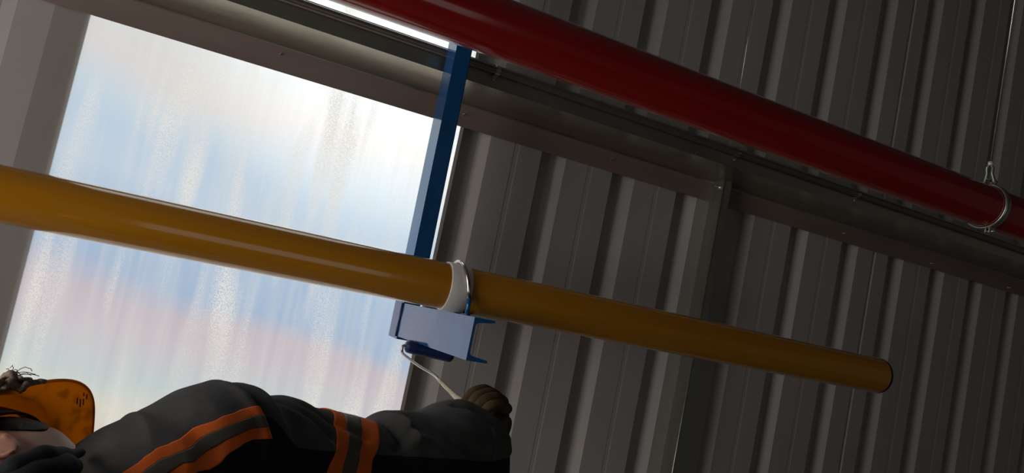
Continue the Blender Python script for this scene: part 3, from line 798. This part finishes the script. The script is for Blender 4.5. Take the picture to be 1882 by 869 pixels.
for dx in (.12, -.18):
    bm = bmesh.new(); tube(bm, [(sx + dx, sy - .03, -1.90), (sx + dx, sy - .03, -1.97), (sx + dx + .01, sy + .0, -2.012), (sx + dx + .03, sy + .10, -2.012), (sx + dx + .035, sy + .17, -2.02)], [.055, .055, .038, .038, .025], 16)
    for v in bm.verts: v.co.z = max(v.co.z, ZF + .001)
    link('boot', bm, M['boot'], person, True)

# right glove closed round the handle
hc = P(886, 766, 1.655)
ha = (P(858, 747, 1.70) - P(900, 785, 1.60)).normalized()     # handle direction towards the roller
toC = Vector((-.35, -.85, -.1)); toC = (toC - ha * toC.dot(ha)).normalized(); sd_ = ha.cross(toC)
def L(a, b, c_): return hc + ha * a + toC * b + sd_ * c_
def chain(name, pts, rad, parent):
    n = len(pts); return skin_obj(name, pts, [(i, i + 1) for i in range(n - 1)], rad, M['glove'], parent, 2)
e1v = (Vector((1, 0, 0)) - ha * ha.x).normalized(); e2v = e1v.cross(ha); e2v = e2v if e2v.z > 0 else -e2v
def H(a, r, z): return hc + ha * a + e1v * r + e2v * z
glove = thing('glove', 'x', 'glove', hc); del glove['label']; del glove['category']
glove.parent = person; glove.matrix_parent_inverse = person.matrix_world.inverted()
skin_obj('palm', [P(888, 806, 1.60), H(-.030, .036, -.045), H(-.005, .044, -.018), H(.015, .045, .008), H(.036, .044, .030), H(.012, .046, .032), H(-.012, .046, .030), H(-.034, .042, .024), H(-.030, .043, -.010)],
         [(0, 1), (1, 2), (2, 3), (3, 4), (3, 5), (2, 6), (1, 8), (8, 7)], [.036, .033, .028, .024, .018, .020, .020, .019, .026], M['glove'], glove)
for k, (a, s) in enumerate([(.037, .95), (.013, 1.0), (-.011, 1.0), (-.033, .88)]):
    skin_obj('finger', [H(a, .046, .030), H(a, .040 * s, .046 * s), H(a, .010, .058 * s), H(a - .002, -.022 * s, .048 * s), H(a - .003, -.038 * s, .020), H(a - .003, -.030, -.010), H(a - .002, -.016, -.022)],
             [(i, i + 1) for i in range(6)], [.0135, .0155, .0135, .0145, .0125, .0125, .0105], M['glove'], glove)
skin_obj('thumb', [H(-.030, .030, -.040), H(-.046, .006, -.034), H(-.046, -.020, -.020), H(-.034, -.036, .002), H(-.018, -.044, .018)],
         [(i, i + 1) for i in range(4)], [.020, .017, .0145, .0135, .011], M['glove'], glove)

# left hand, hanging relaxed out of the left sleeve
lw = Vector((sx - .22, sy + .10, -1.02)); dwn = Vector((.08, .22, -.97)).normalized(); acr = Vector((.25, .93, .23)).normalized(); acr = (acr - dwn * acr.dot(dwn)).normalized(); inn = dwn.cross(acr)
inn = inn if inn.x > 0 else -inn
def HL(a, b, c_): return lw + dwn * a + acr * b + inn * c_
gl2 = thing('glove', 'x', 'glove', lw); del gl2['label']; del gl2['category']
gl2.parent = person; gl2.matrix_parent_inverse = person.matrix_world.inverted()
skin_obj('palm', [HL(-.09, 0, 0), HL(.06, 0, 0), HL(.11, .033, 0), HL(.115, .011, 0), HL(.113, -.011, 0), HL(.105, -.032, 0)], [(0, 1), (1, 2), (1, 3), (1, 4), (1, 5)], [.032, .030, .017, .018, .018, .017], M['glove'], gl2)
for k, (b_, Lh) in enumerate([(.033, .070), (.011, .080), (-.011, .075), (-.032, .060)]):
    skin_obj('finger', [HL(.105, b_, 0), HL(.11 + Lh * .40, b_ * 1.05, .006), HL(.11 + Lh * .72, b_ * 1.05, .018), HL(.11 + Lh * .92, b_ * 1.02, .034)], [(0, 1), (1, 2), (2, 3)], [.012, .0115, .011, .0095], M['glove'], gl2)
skin_obj('thumb', [HL(.045, .026, .004), HL(.075, .050, .014), HL(.105, .058, .024), HL(.125, .056, .034)], [(0, 1), (1, 2), (2, 3)], [.016, .0145, .013, .0105], M['glove'], gl2)
